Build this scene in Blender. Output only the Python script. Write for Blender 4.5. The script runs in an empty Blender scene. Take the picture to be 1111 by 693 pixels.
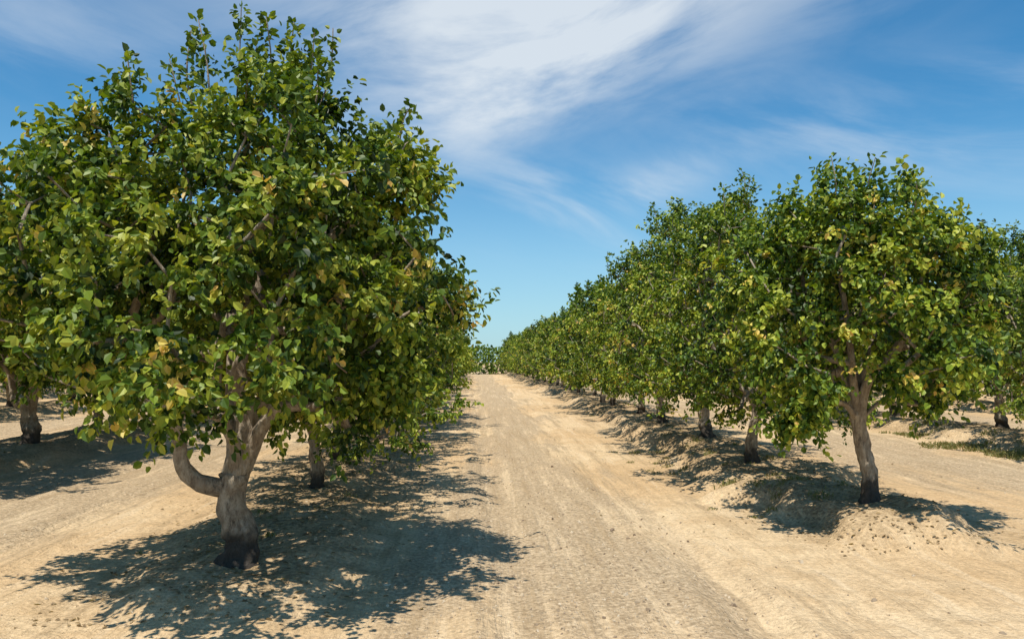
import bpy, math, numpy as np
from mathutils import Vector
rng = np.random.default_rng(7)
scene = bpy.context.scene
F = 850.0; HC = 1.70

# ---------------------------------------------------------------- helpers
def hsh(ix, iy, s):
    n = (ix.astype(np.int64)*374761393 + iy.astype(np.int64)*668265263 + s*1442695041) & 0x7fffffff
    n = ((n ^ (n >> 13))*1274126177) & 0x7fffffff
    n = n ^ (n >> 16)
    return (n & 0xffff)/65535.0
def vnoise(x, y, s=0):
    x = np.asarray(x, float); y = np.asarray(y, float)
    ix = np.floor(x); iy = np.floor(y); fx = x-ix; fy = y-iy
    fx = fx*fx*(3-2*fx); fy = fy*fy*(3-2*fy)
    a = hsh(ix, iy, s); b = hsh(ix+1, iy, s); c = hsh(ix, iy+1, s); d = hsh(ix+1, iy+1, s)
    return (a*(1-fx)+b*fx)*(1-fy)+(c*(1-fx)+d*fx)*fy
def fbm(x, y, s=0, o=4):
    t = 0; a = 0.5; n = 0
    for i in range(o):
        t = t+a*vnoise(x*2**i+17*i, y*2**i-9*i, s+i); n += a; a *= 0.5
    return t/n
def sstep(v, a, b):
    t = np.clip((np.asarray(v, float)-a)/(b-a), 0, 1); return t*t*(3-2*t)
def norm(v):
    return v/np.maximum(np.linalg.norm(v, axis=-1, keepdims=True), 1e-9)

ROWS = {  # x at start, slope, max offset, first tree y
 'L0': (-1.90, -0.03, -0.75, 6.4), 'R0': (4.08, 0.03, 0.65, 8.1),
 'L1': (-8.0, -0.02, -0.5, 6.9), 'R1': (11.1, 0.02, 0.5, 13.6),
 'L2': (-14.8, -0.01, -0.3, 8.0), 'R2': (18.0, 0.01, 0.3, 11.0),
 'L3': (-21.5, 0, 0, 9.0), 'R3': (25.0, 0, 0, 12.0),
 'L4': (-28.3, 0, 0, 10.0), 'R4': (32.0, 0, 0, 14.0)}
def rowx(k, y):
    x0, sl, mx, y0 = ROWS[k]
    d = np.maximum(np.asarray(y, float)-y0, 0)*abs(sl)
    return x0+np.sign(sl if sl else 1)*np.minimum(d, abs(mx))
def height(x, y):
    x = np.asarray(x, float); y = np.asarray(y, float)
    h = 0.08*(fbm(x*0.35, y*0.25, 3)-0.5) + 0.05*(fbm(x*1.5, y*1.2, 11)-0.5)
    h = h+0.030*(fbm(x*6, y*5, 21, 3)-0.5)
    for k in ROWS:
        y0 = ROWS[k][3]
        w = 0.85+0.35*(fbm(y*0.7, x*0+ROWS[k][0], 31)-0.5)*2
        xx = x-rowx(k, y)+0.9*(fbm(y*0.9, x*0+ROWS[k][0], 33)-0.5)+0.35*(fbm(x*2.1, y*2.3, 35)-0.5)
        b = np.exp(-(np.abs(xx)/w)**6)
        hh = 0.25 if k != 'L0' else 0.12
        h = h+hh*b*sstep(y+0.6*(vnoise(x*1.5, y, 37)-0.5), y0-1.3, y0-0.5)*(0.60+0.8*fbm(x*1.6, y*1.3, 41))
    for c in (0.9, -5.2, 7.7, -11.6, 14.4):
        for o in (-0.8, 0.8):
            xc = c+o+0.5*(vnoise(y*0.12, y*0, 51)-0.5)
            br = 0.4+0.9*vnoise(x*0.7, y*0.35, 61)
            h = h-0.045*br*np.exp(-((x-xc)/0.17)**2)+0.03*br*np.exp(-((np.abs(x-xc)-0.3)/0.09)**2)*vnoise(x*3, y*1.8, 5)
    for q, (y0, sl) in enumerate(((3.9, 0.10), (5.1, 0.13), (4.6, -0.22))):
        yc = y0+sl*(x-1.2)+0.2*(vnoise(x*0.5, x*0+q, 71)-0.5)
        h = h-0.03*np.exp(-((y-yc)/0.15)**2)*vnoise(x*0.6, y, 72+q)*sstep(np.abs(x), 0.2, 1.5)
    return h

def new_mat(name):
    m = bpy.data.materials.new(name); m.use_nodes = True
    nt = m.node_tree; nt.nodes.clear()
    return m, nt, nt.nodes, nt.links
class NB:
    def __init__(s, nt): s.nt = nt; s.n = nt.nodes; s.l = nt.links
    def math(s, op, a, b=None, c=None, clamp=False):
        n = s.n.new('ShaderNodeMath'); n.operation = op; n.use_clamp = clamp
        for i, v in enumerate((a, b, c)):
            if v is None: continue
            if isinstance(v, (int, float)): n.inputs[i].default_value = v
            else: s.l.new(v, n.inputs[i])
        return n.outputs[0]
    def mix(s, f, a, b, mode='MIX'):
        n = s.n.new('ShaderNodeMix'); n.data_type = 'RGBA'; n.blend_type = mode
        for i, v in ((0, f), (6, a), (7, b)):
            if isinstance(v, (int, float)): n.inputs[i].default_value = v
            elif isinstance(v, tuple): n.inputs[i].default_value = (*v, 1)
            else: s.l.new(v, n.inputs[i])
        return n.outputs[2]
    def noise(s, vec, scale, detail=4, rough=0.55, dist=0):
        n = s.n.new('ShaderNodeTexNoise')
        n.inputs['Scale'].default_value = scale; n.inputs['Detail'].default_value = detail
        n.inputs['Roughness'].default_value = rough; n.inputs['Distortion'].default_value = dist
        if vec is not None: s.l.new(vec, n.inputs['Vector'])
        return n.outputs[0]
    def mapping(s, vec, scale=(1, 1, 1), loc=(0, 0, 0), rot=(0, 0, 0)):
        n = s.n.new('ShaderNodeMapping')
        n.inputs['Scale'].default_value = scale; n.inputs['Location'].default_value = loc
        n.inputs['Rotation'].default_value = rot
        s.l.new(vec, n.inputs['Vector']); return n.outputs[0]
    def maprange(s, v, a, b, c=0, d=1):
        n = s.n.new('ShaderNodeMapRange'); n.interpolation_type = 'SMOOTHSTEP'
        s.l.new(v, n.inputs[0])
        for i, q in ((1, a), (2, b), (3, c), (4, d)): n.inputs[i].default_value = q
        return n.outputs[0]
    def ramp(s, v, stops):
        n = s.n.new('ShaderNodeValToRGB'); s.l.new(v, n.inputs[0]); e = n.color_ramp.elements
        while len(e) < len(stops): e.new(0.5)
        for i, (p, c) in enumerate(stops): e[i].position = p; e[i].color = (*c, 1)
        return n.outputs[0]

# ---------------------------------------------------------------- materials
def ground_material():
    m, nt, n, l = new_mat('sandy_soil'); B = NB(nt)
    geo = n.new('ShaderNodeNewGeometry'); P = geo.outputs['Position']
    att = n.new('ShaderNodeAttribute'); att.attribute_name = 'zone'   # r: berm, g: gravel band, b: broad tone
    sa = n.new('ShaderNodeSeparateColor'); l.new(att.outputs['Color'], sa.inputs[0]); berm, band, big = sa.outputs
    med = B.noise(P, 2.2, 5, 0.65); fine = B.noise(P, 26, 4, 0.7)
    streak = B.noise(B.mapping(P, (5.5, 0.30, 1)), 1.0, 5, 0.65)
    sand = B.mix(big, (0.68, 0.465, 0.255), (0.78, 0.575, 0.345))
    sand = B.mix(B.math('MULTIPLY', B.maprange(med, 0.40, 0.70), 0.55), sand, (0.58, 0.38, 0.195))
    vor = n.new('ShaderNodeTexVoronoi'); vor.inputs['Scale'].default_value = 42; l.new(P, vor.inputs['Vector'])
    sv = n.new('ShaderNodeSeparateColor'); l.new(vor.outputs['Color'], sv.inputs[0])
    grav = B.ramp(B.math('MULTIPLY_ADD', fine, 0.7, B.math('MULTIPLY', sv.outputs[0], 0.3)), [(0.25, (0.31, 0.22, 0.135)), (0.5, (0.52, 0.385, 0.24)), (0.75, (0.67, 0.52, 0.345))])
    bf = B.maprange(B.math('MULTIPLY_ADD', B.math('SUBTRACT', streak, 0.5), 2.0, B.math('MULTIPLY_ADD', B.math('SUBTRACT', med, 0.5), 0.9, band)), 0.15, 1.0)
    col = B.mix(B.math('MULTIPLY', bf, 0.85), sand, grav)
    col = B.mix(B.math('MULTIPLY', B.maprange(streak, 0.50, 0.66), 0.5), col, (0.44, 0.305, 0.17))
    col = B.mix(B.math('MULTIPLY', B.maprange(streak, 0.46, 0.34), 0.5), col, (0.80, 0.61, 0.39))
    stone = B.math('MULTIPLY', B.math('GREATER_THAN', sv.outputs[0], 0.95), B.maprange(vor.outputs['Distance'], 0.28, 0.42, 1, 0))
    stone = B.math('MULTIPLY', stone, B.maprange(bf, 0.0, 0.8, 0.15, 0.8))
    col = B.mix(stone, col, B.ramp(sv.outputs[1], [(0, (0.20, 0.145, 0.095)), (1, (0.62, 0.52, 0.39))]))
    org = B.mix(B.maprange(fine, 0.35, 0.65), (0.20, 0.13, 0.07), (0.52, 0.375, 0.21))
    bm = B.math('MULTIPLY', berm, B.maprange(med, 0.3, 0.6, 0.15, 0.9))
    col = B.mix(bm, col, org)
    wf = B.math('MULTIPLY', B.maprange(med, 0.60, 0.70), berm)
    col = B.mix(B.math('MULTIPLY', wf, 0.4), col, (0.24, 0.24, 0.08))
    fv = B.maprange(fine, 0.25, 0.75, 0.76, 1.15)
    hsv = n.new('ShaderNodeHueSaturation'); l.new(fv, hsv.inputs['Value']); l.new(col, hsv.inputs['Color'])
    bs = n.new('ShaderNodeBsdfPrincipled'); l.new(hsv.outputs[0], bs.inputs['Base Color'])
    bs.inputs['Roughness'].default_value = 0.95; bs.inputs['Specular IOR Level'].default_value = 0.1
    hgt = B.math('ADD', B.math('MULTIPLY', med, 1.5), B.math('MULTIPLY', fine, 0.5))
    hgt = B.math('ADD', hgt, B.math('MULTIPLY', streak, 1.1))
    hgt = B.math('ADD', hgt, B.math('MULTIPLY', stone, 0.25))
    bp = n.new('ShaderNodeBump'); bp.inputs['Strength'].default_value = 1.0; bp.inputs['Distance'].default_value = 0.07
    l.new(hgt, bp.inputs['Height']); l.new(bp.outputs[0], bs.inputs['Normal'])
    o = n.new('ShaderNodeOutputMaterial'); l.new(bs.outputs[0], o.inputs[0]); return m

def leaf_material(name, stops, rough=0.50):
    m, nt, n, l = new_mat(name); B = NB(nt)
    att = n.new('ShaderNodeAttribute'); att.attribute_name = 'tint'
    oi = n.new('ShaderNodeObjectInfo')
    col = B.ramp(att.outputs['Fac'], stops)
    hs = n.new('ShaderNodeHueSaturation'); l.new(col, hs.inputs['Color'])
    l.new(B.math('MULTIPLY_ADD', oi.outputs['Random'], 0.3, 0.88), hs.inputs['Value'])
    c = hs.outputs[0]
    bs = n.new('ShaderNodeBsdfPrincipled'); l.new(c, bs.inputs['Base Color'])
    bs.inputs['Roughness'].default_value = rough; bs.inputs['Specular IOR Level'].default_value = 0.38
    tr = n.new('ShaderNodeBsdfTranslucent')
    l.new(B.mix(1.0, c, (1.5, 1.6, 0.4), 'MULTIPLY'), tr.inputs[0])
    mx = n.new('ShaderNodeMixShader'); mx.inputs[0].default_value = 0.20
    l.new(bs.outputs[0], mx.inputs[1]); l.new(tr.outputs[0], mx.inputs[2])
    o = n.new('ShaderNodeOutputMaterial'); l.new(mx.outputs[0], o.inputs[0]); return m

def bark_material():
    m, nt, n, l = new_mat('bark'); B = NB(nt)
    tc = n.new('ShaderNodeTexCoord'); P = tc.outputs['Object']
    sep = n.new('ShaderNodeSeparateXYZ'); l.new(P, sep.inputs[0])
    a = B.noise(B.mapping(P, (1, 1, 0.35)), 20, 6, 0.8); b = B.noise(P, 6, 4)
    col = B.ramp(a, [(0.34, (0.10, 0.078, 0.056)), (0.45, (0.40, 0.315, 0.22)), (0.60, (0.66, 0.56, 0.42))])
    col = B.mix(B.maprange(b, 0.45, 0.65, 0, 0.55), col, (0.30, 0.225, 0.155))
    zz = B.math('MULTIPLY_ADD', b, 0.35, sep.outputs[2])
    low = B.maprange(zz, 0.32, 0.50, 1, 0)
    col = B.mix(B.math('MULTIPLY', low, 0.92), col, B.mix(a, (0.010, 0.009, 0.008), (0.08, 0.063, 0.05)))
    bs = n.new('ShaderNodeBsdfPrincipled'); l.new(col, bs.inputs['Base Color']); bs.inputs['Roughness'].default_value = 0.9
    bp = n.new('ShaderNodeBump'); bp.inputs['Strength'].default_value = 1; bp.inputs['Distance'].default_value = 0.06
    l.new(a, bp.inputs['Height']); l.new(bp.outputs[0], bs.inputs['Normal'])
    o = n.new('ShaderNodeOutputMaterial'); l.new(bs.outputs[0], o.inputs[0]); return m

M_ground = ground_material(); M_bark = bark_material()
M_leaf = leaf_material('pistachio_leaves', [(0.0, (0.013, 0.034, 0.004)), (0.33, (0.062, 0.118, 0.009)), (0.62, (0.215, 0.290, 0.022)),
                                  (0.84, (0.48, 0.48, 0.065)), (0.92, (0.66, 0.50, 0.11)), (1.0, (0.60, 0.31, 0.12))])
M_grass = leaf_material('weeds', [(0, (0.11, 0.14, 0.035)), (0.5, (0.24, 0.23, 0.07)), (1, (0.44, 0.34, 0.17))])
M_litter = leaf_material('dry_leaves', [(0, (0.20, 0.13, 0.07)), (0.6, (0.36, 0.25, 0.14)), (1, (0.50, 0.38, 0.24))], 0.7)

# ---------------------------------------------------------------- mesh assembly
def build_mesh(name, parts, mats):
    V = []; Q = []; MI = []; T = []; S = []; off = 0
    for v, q, mi, t, sm in parts:
        V.append(v); Q.append(q+off); off += len(v)
        MI.append(np.full(len(q), mi)); T.append(t if t is not None else np.zeros(len(q))); S.append(np.full(len(q), sm))
    V = np.concatenate(V).astype(np.float32); Q = np.concatenate(Q).astype(np.int32)
    me = bpy.data.meshes.new(name)
    me.vertices.add(len(V)); me.vertices.foreach_set('co', V.ravel())
    me.loops.add(len(Q)*4); me.loops.foreach_set('vertex_index', Q.ravel())
    me.polygons.add(len(Q)); me.polygons.foreach_set('loop_start', np.arange(0, len(Q)*4, 4, dtype=np.int32))
    me.polygons.foreach_set('material_index', np.concatenate(MI).astype(np.int32))
    me.polygons.foreach_set('use_smooth', np.concatenate(S).astype(bool))
    a = me.attributes.new('tint', 'FLOAT', 'FACE'); a.data.foreach_set('value', np.concatenate(T).astype(np.float32))
    for m in mats: me.materials.append(m)
    me.update(calc_edges=True); return me
def add_obj(name, me, loc=(0, 0, 0), rz=0, sc=(1, 1, 1)):
    o = bpy.data.objects.new(name, me); o.location = loc; o.rotation_euler = (0, 0, rz); o.scale = sc
    scene.collection.objects.link(o); return o

def leaves(pos, axis, nrm, L, W, tint):
    n = len(pos); axis = norm(axis); side = norm(np.cross(axis, nrm)); up = np.cross(side, axis)
    L = L[:, None]; W = W[:, None]
    fold = 0.22*W
    base = pos; tip = pos+axis*L-up*0.12*L
    l1 = pos+axis*L*0.30-side*W*0.5+up*fold; l2 = pos+axis*L*0.70-side*W*0.42+up*fold*0.7
    r1 = pos+axis*L*0.30+side*W*0.5+up*fold; r2 = pos+axis*L*0.70+side*W*0.42+up*fold*0.7
    V = np.stack([base, l1, l2, tip, r2, r1], 1).reshape(-1, 3)
    i = np.arange(n)[:, None]*6
    Q = np.concatenate([i+np.array([[0, 3, 2, 1]]), i+np.array([[0, 5, 4, 3]])], 0)
    return V, Q, 1, np.concatenate([tint, tint]), False

def tube(pts, rad, sides, bump=0.0, seed=0):
    pts = np.array(pts, float); k = len(pts)
    tan = norm(np.gradient(pts, axis=0))
    ref = np.array([1.0, 0.13, 0.07])
    if abs(tan[0] @ norm(ref)) > 0.9: ref = np.array([0.1, 1, 0.1])
    a = norm(np.cross(tan, ref)); b = np.cross(tan, a)
    th = np.linspace(0, 2*np.pi, sides, endpoint=False)
    R = np.array(rad)[:, None]*np.ones((k, sides))
    if bump:
        zz = np.arange(k)[:, None]*0.30
        R = R*(1+bump*(fbm(np.cos(th)[None]*1.8+9+zz, np.sin(th)[None]*1.8+5+seed+zz*0.6, seed, 3)-0.5)*2)
    V = pts[:, None]+R[..., None]*(np.cos(th)[None, :, None]*a[:, None]+np.sin(th)[None, :, None]*b[:, None])
    V = V.reshape(-1, 3)
    i = np.arange(k-1)[:, None]*sides; j = np.arange(sides)[None]; j2 = (j+1) % sides
    Q = np.stack([i+j, i+j2, i+j2+sides, i+j+sides], -1).reshape(-1, 4)
    return V, Q, 0, None, True

def spline(P, n):
    P = np.array(P, float); t = np.linspace(0, len(P)-1, n); out = []
    for u in t:
        i = min(int(u), len(P)-2); f = u-i
        p0 = P[max(i-1, 0)]; p1 = P[i]; p2 = P[i+1]; p3 = P[min(i+2, len(P)-1)]
        out.append(0.5*((2*p1)+(-p0+p2)*f+(2*p0-5*p1+4*p2-p3)*f*f+(-p0+3*p1-3*p2+p3)*f**3))
    return np.array(out)

def make_tree(name, seed, H, R, zb, ncl, nleaf, trunk, r0, scaf, cx=(0, 0), sprigs=6, sprig_h=0.5, prof=None, sprig_pts=None, extra=None, lod=1.0, gap=0.34, lift=0.0):
    r = np.random.default_rng(seed); parts = []
    hi = lod >= 1
    nt_ = 30 if hi else 6
    tp = spline(trunk, nt_); u = np.linspace(0, 1, nt_)
    tr = r0*(1-0.2*u+0.42*np.exp(-u*9)+0.10*np.exp(-((u-0.42)/0.08)**2)+0.08*np.exp(-((u-0.95)/0.1)**2))
    tp[0, 2] -= 0.08
    parts.append(tube(tp, tr, 28 if hi else 8, 0.40, seed))
    it = max(1, int(nt_*0.86)); nodes = [tp[it]]; parent = [-1]
    for s in scaf:
        pts = spline([tp[it-1]]+[np.array(q) for q in s['pts']], 15 if hi else 6)
        k = len(pts); rad = np.linspace(s['r'], s['r']*0.45, k)
        parts.append(tube(pts, rad, 14 if hi else 5, 0.34, seed+3))
        base = 0
        for p in pts[int(k*0.45):]:
            nodes.append(p); parent.append(base); base = len(nodes)-1
    nfix = len(nodes)
    prof = prof or [(0, 0.78), (0.15, 1.0), (0.4, 1.0), (0.65, 0.92), (0.85, 0.72), (1.0, 0.36)]
    px, py = zip(*prof); C = []
    tries = 0; md = 0.20*(R/1.8)
    while len(C) < ncl and tries < 40000:
        tries += 1
        th = r.uniform(0, 2*np.pi); t = r.uniform(0, 1)
        lump = 0.60+0.74*float(vnoise(np.cos(th)*2.3+seed+t*3.2, np.sin(th)*2.3+t*2.8, seed))
        zlo = zb+0.60*float(vnoise(np.cos(th)*2+3, np.sin(th)*2+seed, seed+5))+lift*max(0, -math.cos(th))
        zhi = H-0.85*float(vnoise(np.cos(th)*2.8+8, np.sin(th)*2.8+seed, seed+9))
        rr = R*np.interp(t, px, py)*lump*r.uniform(0.0, 1)**0.42
        if t < 0.25 and rr < R*0.38: continue
        p = np.array([cx[0]*min(t*2, 1)+rr*np.cos(th), cx[1]*min(t*2, 1)+rr*np.sin(th), zlo+(zhi-zlo)*t])
        g = float(vnoise(p[0]*1.9+p[2]*1.0+seed, p[1]*1.9-p[2]*1.5, seed+2))
        if g < gap: continue
        if C and np.min(np.sum((np.array(C)-p)**2, 1)) < md*md: continue
        C.append(p)
    if extra is not None:
        for (ex, ey, ez, er, en) in extra:
            for _ in range(en): C.append(np.array([ex, ey, ez])+norm(r.normal(0, 1, 3))*er*r.uniform(0.2, 1))
    C = np.array(C); fork = tp[-1]
    C = C[np.argsort(np.linalg.norm(C-fork, axis=1))]
    tips = []
    for p in C:
        N = np.array(nodes); d = np.linalg.norm(N-p, axis=1)
        cost = d+0.25*np.linalg.norm(N-fork, axis=1)+0.6*np.maximum(N[:, 2]-p[2]-0.3, 0)
        j = int(np.argmin(cost)); q = N[j]; dd = d[j]; last = j
        nseg = max(1, int(dd/(0.2 if hi else 0.5)))
        for s in range(1, nseg+1):
            f = s/nseg
            w = q+(p-q)*f+np.array([0, 0, 0.16*dd*math.sin(f*math.pi)])+(r.normal(0, 0.03, 3) if s < nseg else 0)
            nodes.append(w); parent.append(last); last = len(nodes)-1
        tips.append(last)
    nn = len(nodes); cnt = np.zeros(nn)
    for t_ in tips: cnt[t_] += 1
    for i in range(nn-1, 0, -1): cnt[parent[i]] += cnt[i]
    rad = 0.0066*np.maximum(cnt, 1)**0.48
    N = np.array(nodes); par = np.array(parent)
    idx = np.arange(nfix, nn); pa = par[idx]
    A = N[pa]; Bp = N[idx]; ra = np.minimum(rad[pa], rad[idx]*1.25); rb = rad[idx]
    t = norm(Bp-A); a = norm(np.cross(t, np.array([0.31, 0.77, 0.2]))); b = np.cross(t, a)
    S = 5 if hi else 3; th = np.linspace(0, 2*np.pi, S, endpoint=False)
    ring = np.cos(th)[None, :, None]*a[:, None]+np.sin(th)[None, :, None]*b[:, None]
    V = np.concatenate([A[:, None]+ring*ra[:, None, None], (Bp+t*0.01)[:, None]+ring*rb[:, None, None]], 1).reshape(-1, 3)
    i = np.arange(len(idx))[:, None]*2*S; j = np.arange(S)[None]; j2 = (j+1) % S
    Q = np.stack([i+j, i+j2, i+j2+S, i+j+S], -1).reshape(-1, 4)
    parts.append((V, Q, 0, None, True))
    cen = np.array([cx[0], cx[1], (zb+H)/2-0.3])
    nsh = 6; K = len(C)
    outw = norm(C-cen)
    sd = norm(outw[:, None]*0.7+r.normal(0, 0.62, (K, nsh, 3))+np.array([0, 0, 0.25]))
    sl = r.uniform(0.12, 0.42, (K, nsh))
    ln = max(2, int(nleaf/K/nsh))
    s = r.uniform(0.05, 1.0, (K, nsh, ln))
    pos = C[:, None, None]+sd[:, :, None]*(s*sl[:, :, None])[..., None]
    pos = pos+r.normal(0, 0.028, pos.shape); pos[..., 2] -= 0.12*(s**2)*sl[:, :, None]
    ax = sd[:, :, None]*0.55+norm(r.normal(0, 1, pos.shape))*0.8+np.array([0, 0, -0.6])
    nr = outw[:, None, None]*0.6+np.array([-0.15, -0.1, 0.6])+r.normal(0, 0.5, pos.shape)
    ct = r.normal(0, 0.13, (K, 1, 1))
    ti = np.clip(0.43+ct+0.14*(s-0.5)*2+r.normal(0, 0.17, s.shape), 0.02, 0.78)
    ye = (r.random((K, nsh, 1)) < 0.05)*np.ones_like(s)
    ti = np.where(ye > 0, r.uniform(0.78, 0.97, s.shape), ti)
    ti = np.where(r.random(s.shape) < 0.04, r.uniform(0.7, 0.84, s.shape), ti)
    P_ = [pos.reshape(-1, 3)]; A_ = [ax.reshape(-1, 3)]; N_ = [nr.reshape(-1, 3)]; T_ = [ti.ravel()]
    tops = C[C[:, 2] > H-0.9*(H-zb)*0.45]
    sp = []
    if sprig_pts is not None: sp = [(np.array(q[0]), np.array(q[1])) for q in sprig_pts]
    for q in range(sprigs):
        if len(tops) == 0: break
        p0 = tops[r.integers(len(tops))]; o = norm(p0-cen)
        sp.append((p0, p0+o*r.uniform(0.05, 0.25)+np.array([0, 0, r.uniform(0.4, 1)*sprig_h])))
    for p0, p1 in sp:
        mid = (p0+p1)/2+r.normal(0, 0.05, 3)
        pts = spline([p0, mid, p1], 7); parts.append(tube(pts, np.linspace(0.011, 0.004, 7), 5))
        m = int(np.linalg.norm(p1-p0)*115)+14; f = r.uniform(0, 1.0, m)
        wd = 0.10*(1.2-f)[:, None]
        ctr = p0+(p1-p0)*f[:, None]; pp = ctr+r.normal(0, 1, (m, 3))*wd*0.9
        P_.append(pp); A_.append(norm(pp-ctr)*0.8+np.array([0, 0, -0.1])+r.normal(0, 0.4, (m, 3)))
        N_.append(np.array([0, 0, 0.6])+r.normal(0, 0.6, (m, 3))); T_.append(np.clip(r.normal(0.45, 0.15, m), 0, 0.8))
    pos = np.concatenate(P_); m = len(pos)
    L = r.uniform(0.044, 0.080, m)*(1 if hi else 1.85); W = L*r.uniform(0.54, 0.76, m)
    parts.append(leaves(pos, np.concatenate(A_), np.concatenate(N_), L, W, np.concatenate(T_)))
    return build_mesh(name, parts, [M_bark, M_leaf])

def auto_scaf(seed, fz, lean, R, H, n=4):
    r = np.random.default_rng(seed+100); out = []; a0 = r.uniform(0, 6.28)
    for i in range(n):
        a = a0+i*2*np.pi/n+r.uniform(-0.4, 0.4); d = np.array([np.cos(a), np.sin(a)])
        k = r.uniform(0.35, 0.6)*R
        out.append({'r': r.uniform(0.045, 0.065), 'pts': [
            (lean[0]+d[0]*0.10, lean[1]+d[1]*0.10, fz+0.2), (lean[0]+d[0]*k*0.6+r.normal(0, .06), lean[1]+d[1]*k*0.6+r.normal(0, .06), fz+0.65),
            (lean[0]+d[0]*k, lean[1]+d[1]*k, fz+1.25+r.uniform(-0.2, 0.3))]})
    return out

hero = make_tree('pistachio_tree_mesh', 11, 3.92, 1.80, 0.93, 430, 53000,
    [(0, 0, 0), (0.03, 0.02, 0.20), (-0.05, 0, 0.44), (-0.03, 0, 0.70)], 0.122,
    [{'r': 0.078, 'pts': [(-0.13, -0.05, 0.60), (-0.30, -0.1, 0.66), (-0.40, -0.13, 0.80), (-0.43, -0.15, 1.05), (-0.62, -0.25, 1.6)]},
     {'r': 0.10, 'pts': [(0.0, 0.02, 0.85), (0.05, 0.05, 1.12), (-0.04, 0.1, 1.55), (0.1, 0.2, 2.3)]},
     {'r': 0.065, 'pts': [(0.10, 0, 0.88), (0.20, -0.02, 1.10), (0.5, 0.1, 1.6), (0.8, 0.0, 2.2)]},
     {'r': 0.06, 'pts': [(-0.08, 0.1, 0.9), (-0.2, 0.4, 1.3), (-0.3, 0.7, 1.9)]},
     {'r': 0.05, 'pts': [(0.0, -0.1, 0.9), (-0.05, -0.4, 1.3), (0.1, -0.75, 1.9)]}],
    cx=(-0.08, 0), sprigs=14, sprig_h=0.45, gap=0.30, lift=0.32,
    prof=[(0, 0.66), (0.15, 0.92), (0.4, 1.0), (0.65, 0.97), (0.85, 0.78), (1.0, 0.42)],
    sprig_pts=[((-0.35, 0, 3.4), (-0.45, 0, 4.30)), ((-0.12, 0.1, 3.5), (-0.08, 0.1, 4.55)), ((-0.25, -0.1, 3.5), (-0.36, -0.1, 4.35)),
               ((0.1, 0, 3.5), (0.15, 0, 4.45)), ((0.3, 0.1, 3.5), (0.36, 0.1, 4.45)), ((0.45, 0, 3.4), (0.55, 0, 4.3)),
               ((0.5, -0.1, 3.4), (0.72, -0.1, 4.3)), ((-0.5, 0.1, 3.4), (-0.66, 0.1, 4.1)), ((-0.1, 0.3, 3.6), (0.0, 0.3, 4.3))],
    extra=[(-1.30, 0.1, 3.0, 0.35, 12), (1.20, 0, 3.05, 0.35, 14), (0.3, 0, 3.7, 0.28, 7), (1.1, -0.2, 1.35, 0.35, 12)])
rf = make_tree('pistachio_tree_mesh', 23, 3.68, 1.32, 0.82, 290, 32000,
    [(0, 0, 0), (0.01, 0, 0.3), (-0.06, 0, 0.6), (-0.10, 0, 0.98)], 0.085,
    auto_scaf(23, 1.05, (-0.1, 0), 1.2, 3.6), sprigs=10, sprig_h=0.45, cx=(-0.16, 0), gap=0.31,
    extra=[(-0.85, -0.3, 0.95, 0.3, 16)])
var = []; far = []
for s, (H, R, zb, fz, r0) in zip((31, 42, 53, 64, 75), ((4.8, 2.0, 0.65, 0.8, 0.10), (5.0, 1.92, 0.70, 0.7, 0.11), (4.65, 2.05, 0.6, 0.9, 0.095), (5.05, 1.98, 0.68, 0.75, 0.115), (4.75, 1.98, 0.62, 0.7, 0.10))):
    r = np.random.default_rng(s); ln = r.uniform(-0.1, 0.1, 2)
    tk = [(0, 0, 0), (ln[0]*0.3+0.03, ln[1]*0.3, fz*0.4), (ln[0], ln[1], fz)]
    var.append(make_tree('pistachio_tree_mesh', s, H, R, zb, 370, 34000, tk, r0, auto_scaf(s, fz, ln, R, H, 4), sprigs=14, sprig_h=0.6, gap=0.32))
    far.append(make_tree('pistachio_tree_far_mesh', s, H, R, 0.5, 250, 8400, tk, r0, auto_scaf(s, fz, ln, R, H, 4), sprigs=8, sprig_h=0.55, lod=0.5))

def place(me, x, y, rz=0, sc=(1, 1, 1)):
    add_obj('pistachio_tree', me, (x, y, float(height(x, y))-0.01), rz, sc)
place(hero, -1.90, 6.4); place(rf, 4.09, 8.1)
pr = np.random.default_rng(5)
near = {'L0': [(-2.03, 10.2, 0.80), (-2.28, 13.0, 0.86)], 'R0': [(3.98, 11.3, 0.84), (4.30, 14.6, 0.91)],
        'L1': [(-8.1, 7.0, 1.04), (-8.1, 10.6, 1.08), (-7.85, 14.2, 1.12)], 'R1': [(10.75, 13.2, 0.88), (11.65, 17.0, 0.92)]}
c = 0
for k in ROWS:
    y = ROWS[k][3]
    for q, (x, yy, s) in enumerate(near.get(k, [])):
        me = hero if k == 'L1' else var[c % 5]
        place(me, x, yy, (2.1+1.7*q) if k == 'L1' else pr.uniform(0, 6.28), (s*1.04, s*1.04, s)); c += 1; y = yy
    if k in near: y += 3.6
    while y < 98:
        if not (k in ('L3', 'L4', 'R3', 'R4') and y > 60):
            s = pr.uniform(0.80, 0.97)
            if k == 'R0' and y < 24: s *= 0.93
            x = float(rowx(k, y))
            lst = var if (y < 24 and abs(x) < 12) else far
            place(lst[int(pr.integers(5))], x+pr.normal(0, 0.1), y+pr.normal(0, 0.12), pr.uniform(0, 6.28), (s*pr.uniform(1.0, 1.14), s*pr.uniform(1.0, 1.14), s))
        y += 3.6

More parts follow.
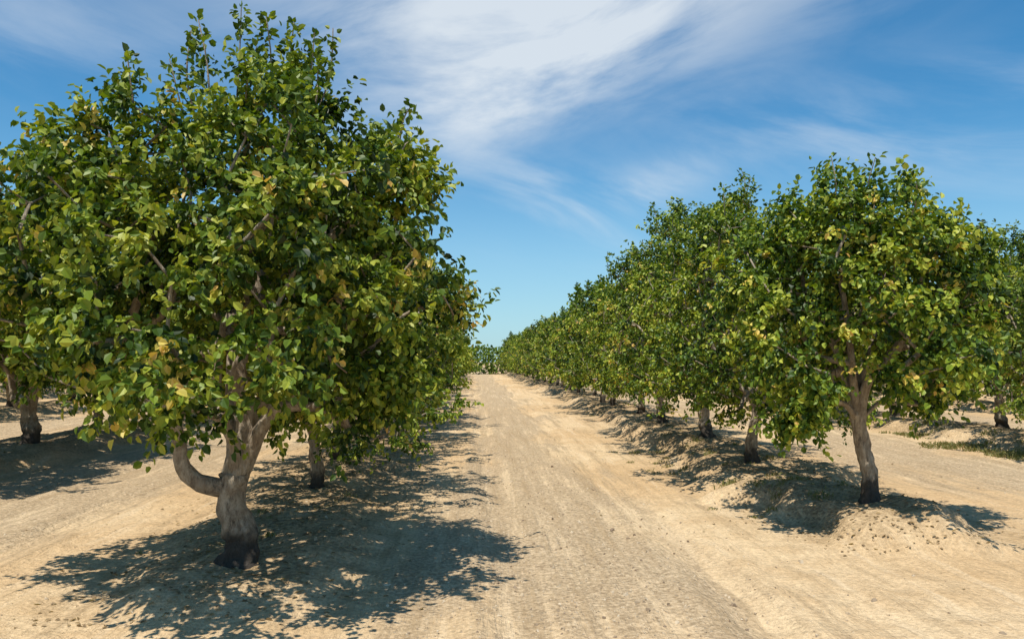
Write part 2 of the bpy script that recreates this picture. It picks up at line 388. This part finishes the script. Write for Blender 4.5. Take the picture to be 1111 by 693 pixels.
m = 40000
X = pr.uniform(-90, 90, m); Yd = pr.uniform(104, 110, m)
top = 3.0+1.2*fbm(X*0.25, X*0, 77)
Z = 0.0+top*pr.uniform(0, 1, m)**0.8
LL = pr.uniform(0.25, 0.5, m)
lv = leaves(np.stack([X, Yd, Z], 1), pr.normal(0, 1, (m, 3)), np.array([0, -0.5, 0.7])+pr.normal(0, 0.5, (m, 3)), LL, LL*0.7, np.clip(pr.normal(0.42, 0.15, m), 0, 0.8))
add_obj('distant_trees', build_mesh('distant_trees', [lv], [M_bark, M_leaf]))

# ---------------------------------------------------------------- ground
ys = [-400, -200, -100, -50, -25, -12, -6, -3, -1, 0, 1, 1.6]
y = 2.0
while y < 110: ys.append(y); y += 0.035*max(1, (y/6)**1.25)
ys += [120, 150, 200, 300, 500, 900, 1600, 3000]
xs = list(np.arange(-7, 9, 0.05)); x = 9.0; st = 0.08
while x < 60: xs.append(x); st *= 1.03; x += st
xs += [80, 120, 200, 400, 800, 1600, 3000]
x = -7; st = 0.07; l2 = []
while x > -60: x -= st; l2.append(x); st *= 1.03
l2 += [-80, -120, -200, -400, -800, -1600, -3000]
xs = np.array(l2[::-1]+xs); ys = np.array(ys)
GX, GY = np.meshgrid(xs, ys); GZ = height(GX, GY)
V = np.stack([GX, GY, GZ], -1).reshape(-1, 3); nx = len(xs)
i = np.arange(len(ys)-1)[:, None]*nx; j = np.arange(nx-1)[None]
Q = np.stack([i+j, i+j+1, i+j+1+nx, i+j+nx], -1).reshape(-1, 4)
gm = build_mesh('ground', [(V, Q, 0, None, True)], [M_ground])
bv = np.zeros_like(GX)
for k in ROWS:
    bv = np.maximum(bv, np.exp(-(np.abs(GX-rowx(k, GY))/1.0)**3)*sstep(GY, ROWS[k][3]-1.5, ROWS[k][3]))
gb = np.zeros_like(GX)
WX = GX+1.8*(fbm(GX*0.8, GY*0.35, 81, 5)-0.5)+1.4*(fbm(GX*3, GY*0.25, 83, 4)-0.5)
for c_, w_ in ((0.8, 1.25), (-5.3, 1.9), (7.8, 1.6), (-11.6, 1.6), (14.6, 1.6)):
    gb = np.maximum(gb, 1-sstep(np.abs(WX-c_), w_*0.35, w_*1.25))
gb = gb*(0.45+0.55*sstep(GY+2*fbm(GX, GY, 85), 4.3, 7.5))
rt = np.zeros_like(GX)
for o_ in (-0.8, 0.8):
    rt = np.maximum(rt, np.exp(-((GX-0.9-o_-0.5*(vnoise(GY*0.12, GY*0, 51)-0.5))/0.2)**2))
bg_ = np.clip(sstep(fbm(GX*0.45, GY*0.35, 91, 5), 0.35, 0.65)*0.9+0.35*rt*fbm(GX*2, GY*0.8, 95)-0.5*sstep(fbm(GX*0.4, GY*2.6+GX*0.3, 93, 5), 0.52, 0.66)*(1-sstep(GY, 5, 7)), 0, 1)
at = gm.attributes.new('zone', 'FLOAT_COLOR', 'POINT')
at.data.foreach_set('color', np.stack([bv, gb, bg_, np.ones_like(bv)], -1).astype(np.float32).ravel())
add_obj('ground', gm)

# ---------------------------------------------------------------- weeds, litter, stones
def weeds():
    r = np.random.default_rng(9); P = []; spots = []
    for _ in range(110):
        k = ('R0', 'R0', 'R0', 'L0', 'R1', 'L1')[r.integers(6)]; y = ROWS[k][3]+r.exponential(9)
        if k == 'L0' and r.random() < 0.5: continue
        spots.append((float(rowx(k, y))+r.normal(-0.25, 0.55), y, r.uniform(0.3, 0.8)))
    for (px_, py_, n_) in ((3.2, 8.9, 4), (3.15, 9.6, 3), (3.3, 11.6, 5), (3.2, 13.0, 8), (9.9, 13.6, 40), (9.6, 15.5, 26), (10.0, 17.5, 14), (3.1, 14.4, 6)):
        for _ in range(n_): spots.append((px_+r.normal(0, 0.35), py_+r.normal(0, 0.4), r.uniform(0.4, 0.9)*(1.4 if px_ > 5 else 1)))
    for (sx, sy, ss) in spots:
        nb = int(50*ss); q = r.normal(0, 0.07*ss, (nb, 2)); P.append(np.concatenate([q+[sx, sy], np.full((nb, 1), ss)], 1))
    P = np.concatenate(P); n = len(P)
    pos = np.stack([P[:, 0], P[:, 1], height(P[:, 0], P[:, 1])-0.003], 1)
    ax = r.normal(0, 0.5, (n, 3)); ax[:, 2] = 0.8
    L = r.uniform(0.03, 0.10, n)*P[:, 2]
    lv = leaves(pos, ax, r.normal(0, 1, (n, 3)), L, L*0.16+0.003, np.clip(r.normal(0.5, 0.25, n), 0, 1))
    add_obj('grass_tufts', build_mesh('grass_tufts', [lv], [M_grass, M_grass]))
weeds()
def litter():
    r = np.random.default_rng(19); X = []; Y = []
    for k, n in (('L0', 2200), ('R0', 2400), ('L1', 900), ('R1', 900)):
        y = ROWS[k][3]-1.2+r.exponential(9, n); x = rowx(k, y)+r.normal(0, 0.6, n); X.append(x); Y.append(y)
    X.append(r.uniform(-6, 7, 60)); Y.append(r.uniform(3.5, 20, 60))
    X = np.concatenate(X); Y = np.concatenate(Y); n = len(X)
    pos = np.stack([X, Y, height(X, Y)+0.006], 1); ax = r.normal(0, 1, (n, 3)); ax[:, 2] *= 0.15
    L = r.uniform(0.025, 0.055, n)
    lv = leaves(pos, ax, np.array([0, 0, 1])+r.normal(0, 0.25, (n, 3)), L, L*0.55, r.uniform(0, 1, n))
    add_obj('leaf_litter', build_mesh('leaf_litter', [lv], [M_litter, M_litter]))
litter()
def stones():
    r = np.random.default_rng(29); n = 5200
    y = 3.2+r.exponential(5.5, n); x = np.where(r.random(n) < 0.6, r.normal(0.9, 0.9, n), r.uniform(-8, 10, n))
    s = 0.003+r.exponential(0.0045, n); s = np.minimum(s, 0.03)
    base = np.array([[-1, -1, -1], [1, -1, -1], [1, 1, -1], [-1, 1, -1], [-1, -1, 1], [1, -1, 1], [1, 1, 1], [-1, 1, 1]])*0.7
    base[4:, :2] *= 0.6
    V = base[None]*s[:, None, None]*r.uniform(0.6, 1.35, (n, 1, 3))+r.normal(0, 0.22, (n, 8, 3))*s[:, None, None]
    a = r.uniform(0, 6.28, n); ca = np.cos(a)[:, None]; sa = np.sin(a)[:, None]
    Vx = V[..., 0]*ca-V[..., 1]*sa; Vy = V[..., 0]*sa+V[..., 1]*ca
    V = np.stack([Vx+x[:, None], Vy+y[:, None], V[..., 2]*0.7+(height(x, y)+s*0.2)[:, None]], -1).reshape(-1, 3)
    f = np.array([[0, 3, 2, 1], [4, 5, 6, 7], [0, 1, 5, 4], [1, 2, 6, 5], [2, 3, 7, 6], [3, 0, 4, 7]])
    Q = (np.arange(n)[:, None, None]*8+f[None]).reshape(-1, 4)
    m, nt, nn_, l = new_mat('stone'); B = NB(nt); att = nn_.new('ShaderNodeAttribute'); att.attribute_name = 'tint'
    bs = nn_.new('ShaderNodeBsdfPrincipled'); bs.inputs['Roughness'].default_value = 0.9
    l.new(B.ramp(att.outputs['Fac'], [(0, (0.24, 0.17, 0.11)), (0.5, (0.44, 0.33, 0.21)), (1, (0.62, 0.50, 0.35))]), bs.inputs['Base Color'])
    o = nn_.new('ShaderNodeOutputMaterial'); l.new(bs.outputs[0], o.inputs[0])
    add_obj('gravel_stones', build_mesh('gravel_stones', [(V, Q, 0, np.repeat(r.uniform(0, 1, n), 6), False)], [m]))
stones()

# ---------------------------------------------------------------- light and sky
EL = math.radians(69); AZ = math.radians(208)
sd = Vector((math.sin(AZ)*math.cos(EL), math.cos(AZ)*math.cos(EL), math.sin(EL)))
sl = bpy.data.lights.new('sun', 'SUN'); sl.energy = 5.0; sl.angle = math.radians(0.5); sl.color = (1, 0.95, 0.85)
so = bpy.data.objects.new('sun', sl); so.rotation_euler = (-sd).to_track_quat('-Z', 'Y').to_euler(); so.location = (0, 0, 30); scene.collection.objects.link(so)

w = bpy.data.worlds.new('World'); scene.world = w; w.use_nodes = True; nt = w.node_tree; nt.nodes.clear(); B = NB(nt); n = nt.nodes; l = nt.links
sky = n.new('ShaderNodeTexSky'); sky.sky_type = 'NISHITA'; sky.sun_disc = False; sky.sun_elevation = EL; sky.sun_rotation = AZ
sky.air_density = 1.0; sky.dust_density = 0.5; sky.ozone_density = 1.5; sky.altitude = 50
hs = n.new('ShaderNodeHueSaturation'); hs.inputs['Saturation'].default_value = 1.16; l.new(B.mix(1.0, sky.outputs[0], (0.94, 1.38, 1.52), 'MULTIPLY'), hs.inputs['Color'])
tc = n.new('ShaderNodeTexCoord'); D = tc.outputs['Generated']
sp = n.new('ShaderNodeSeparateXYZ'); l.new(D, sp.inputs[0]); DX, DY, DZ = sp.outputs
cb = n.new('ShaderNodeCombineXYZ'); l.new(DX, cb.inputs[0]); l.new(DZ, cb.inputs[1]); l.new(B.math('MULTIPLY', DY, 0.35), cb.inputs[2]); C = cb.outputs[0]
def blob(cx, cz, rx, rz, ang):
    ca, sa = math.cos(ang), math.sin(ang)
    u = B.math('SUBTRACT', DX, cx); v = B.math('SUBTRACT', DZ, cz)
    a = B.math('ADD', B.math('MULTIPLY', u, ca/rx), B.math('MULTIPLY', v, sa/rx))
    b = B.math('ADD', B.math('MULTIPLY', u, -sa/rz), B.math('MULTIPLY', v, ca/rz))
    q = B.math('ADD', B.math('MULTIPLY', a, a), B.math('MULTIPLY', b, b))
    return B.math('POWER', 2.718, B.math('MULTIPLY', q, -1.0))
def wisps(ang, sx, sy, scale, loc):
    v = B.mapping(B.mapping(C, rot=(0, 0, -ang)), (sx, sy, 1), loc)
    return B.noise(v, scale, 8, 0.58, 0.5)
wA = wisps(0.30, 1.0, 3.2, 3.0, (0.3, 0.1, 0)); wB = wisps(-0.30, 1.0, 4.0, 3.2, (2.3, 1.1, 0))
m1 = B.math('ADD', blob(0.07, 0.42, 0.32, 0.09, 0.08), blob(0.02, 0.325, 0.15, 0.055, 0.25))
c1 = B.math('MULTIPLY', B.maprange(wA, 0.26, 0.68), B.math('MINIMUM', m1, 1.0))
m2 = B.math('ADD', B.math('MULTIPLY', blob(0.09, 0.20, 0.16, 0.05, -0.25), 0.9), B.math('MULTIPLY', blob(0.22, 0.22, 0.08, 0.025, 0.3), 0.6))
m2 = B.math('ADD', m2, B.math('MULTIPLY', blob(0.52, 0.25, 0.26, 0.06, -0.15), 0.75))
m2 = B.math('ADD', m2, B.math('MULTIPLY', blob(-0.5, 0.36, 0.20, 0.06, -0.2), 0.5))
c2 = B.math('MULTIPLY', B.maprange(wB, 0.36, 0.72), B.math('MINIMUM', m2, 1.0))
cl = B.math('ADD', B.math('MULTIPLY', c1, 1.0), B.math('MULTIPLY', c2, 0.62))
cl = B.math('MINIMUM', cl, 0.85)
haze = B.maprange(DZ, -0.02, 0.32, 0.6, 0.0)
col = B.mix(haze, hs.outputs[0], (5.4, 7.8, 9.8))
col = B.mix(cl, col, (8.9, 9.6, 10.2))
bg = n.new('ShaderNodeBackground'); bg.inputs[1].default_value = 0.088; l.new(col, bg.inputs[0])
o = n.new('ShaderNodeOutputWorld'); l.new(bg.outputs[0], o.inputs[0])

# ---------------------------------------------------------------- camera
cam = bpy.data.cameras.new('camera'); cam.lens = F/1111*36; cam.sensor_width = 36; cam.clip_end = 5000; cam.clip_start = 0.05
co = bpy.data.objects.new('camera', cam); co.location = (0, 0, HC)
co.rotation_euler = (math.radians(90+3.06), 0, math.radians(-2.53)); scene.collection.objects.link(co); scene.camera = co
scene.view_settings.view_transform = 'Standard'; scene.view_settings.look = 'None'; scene.view_settings.exposure = 0
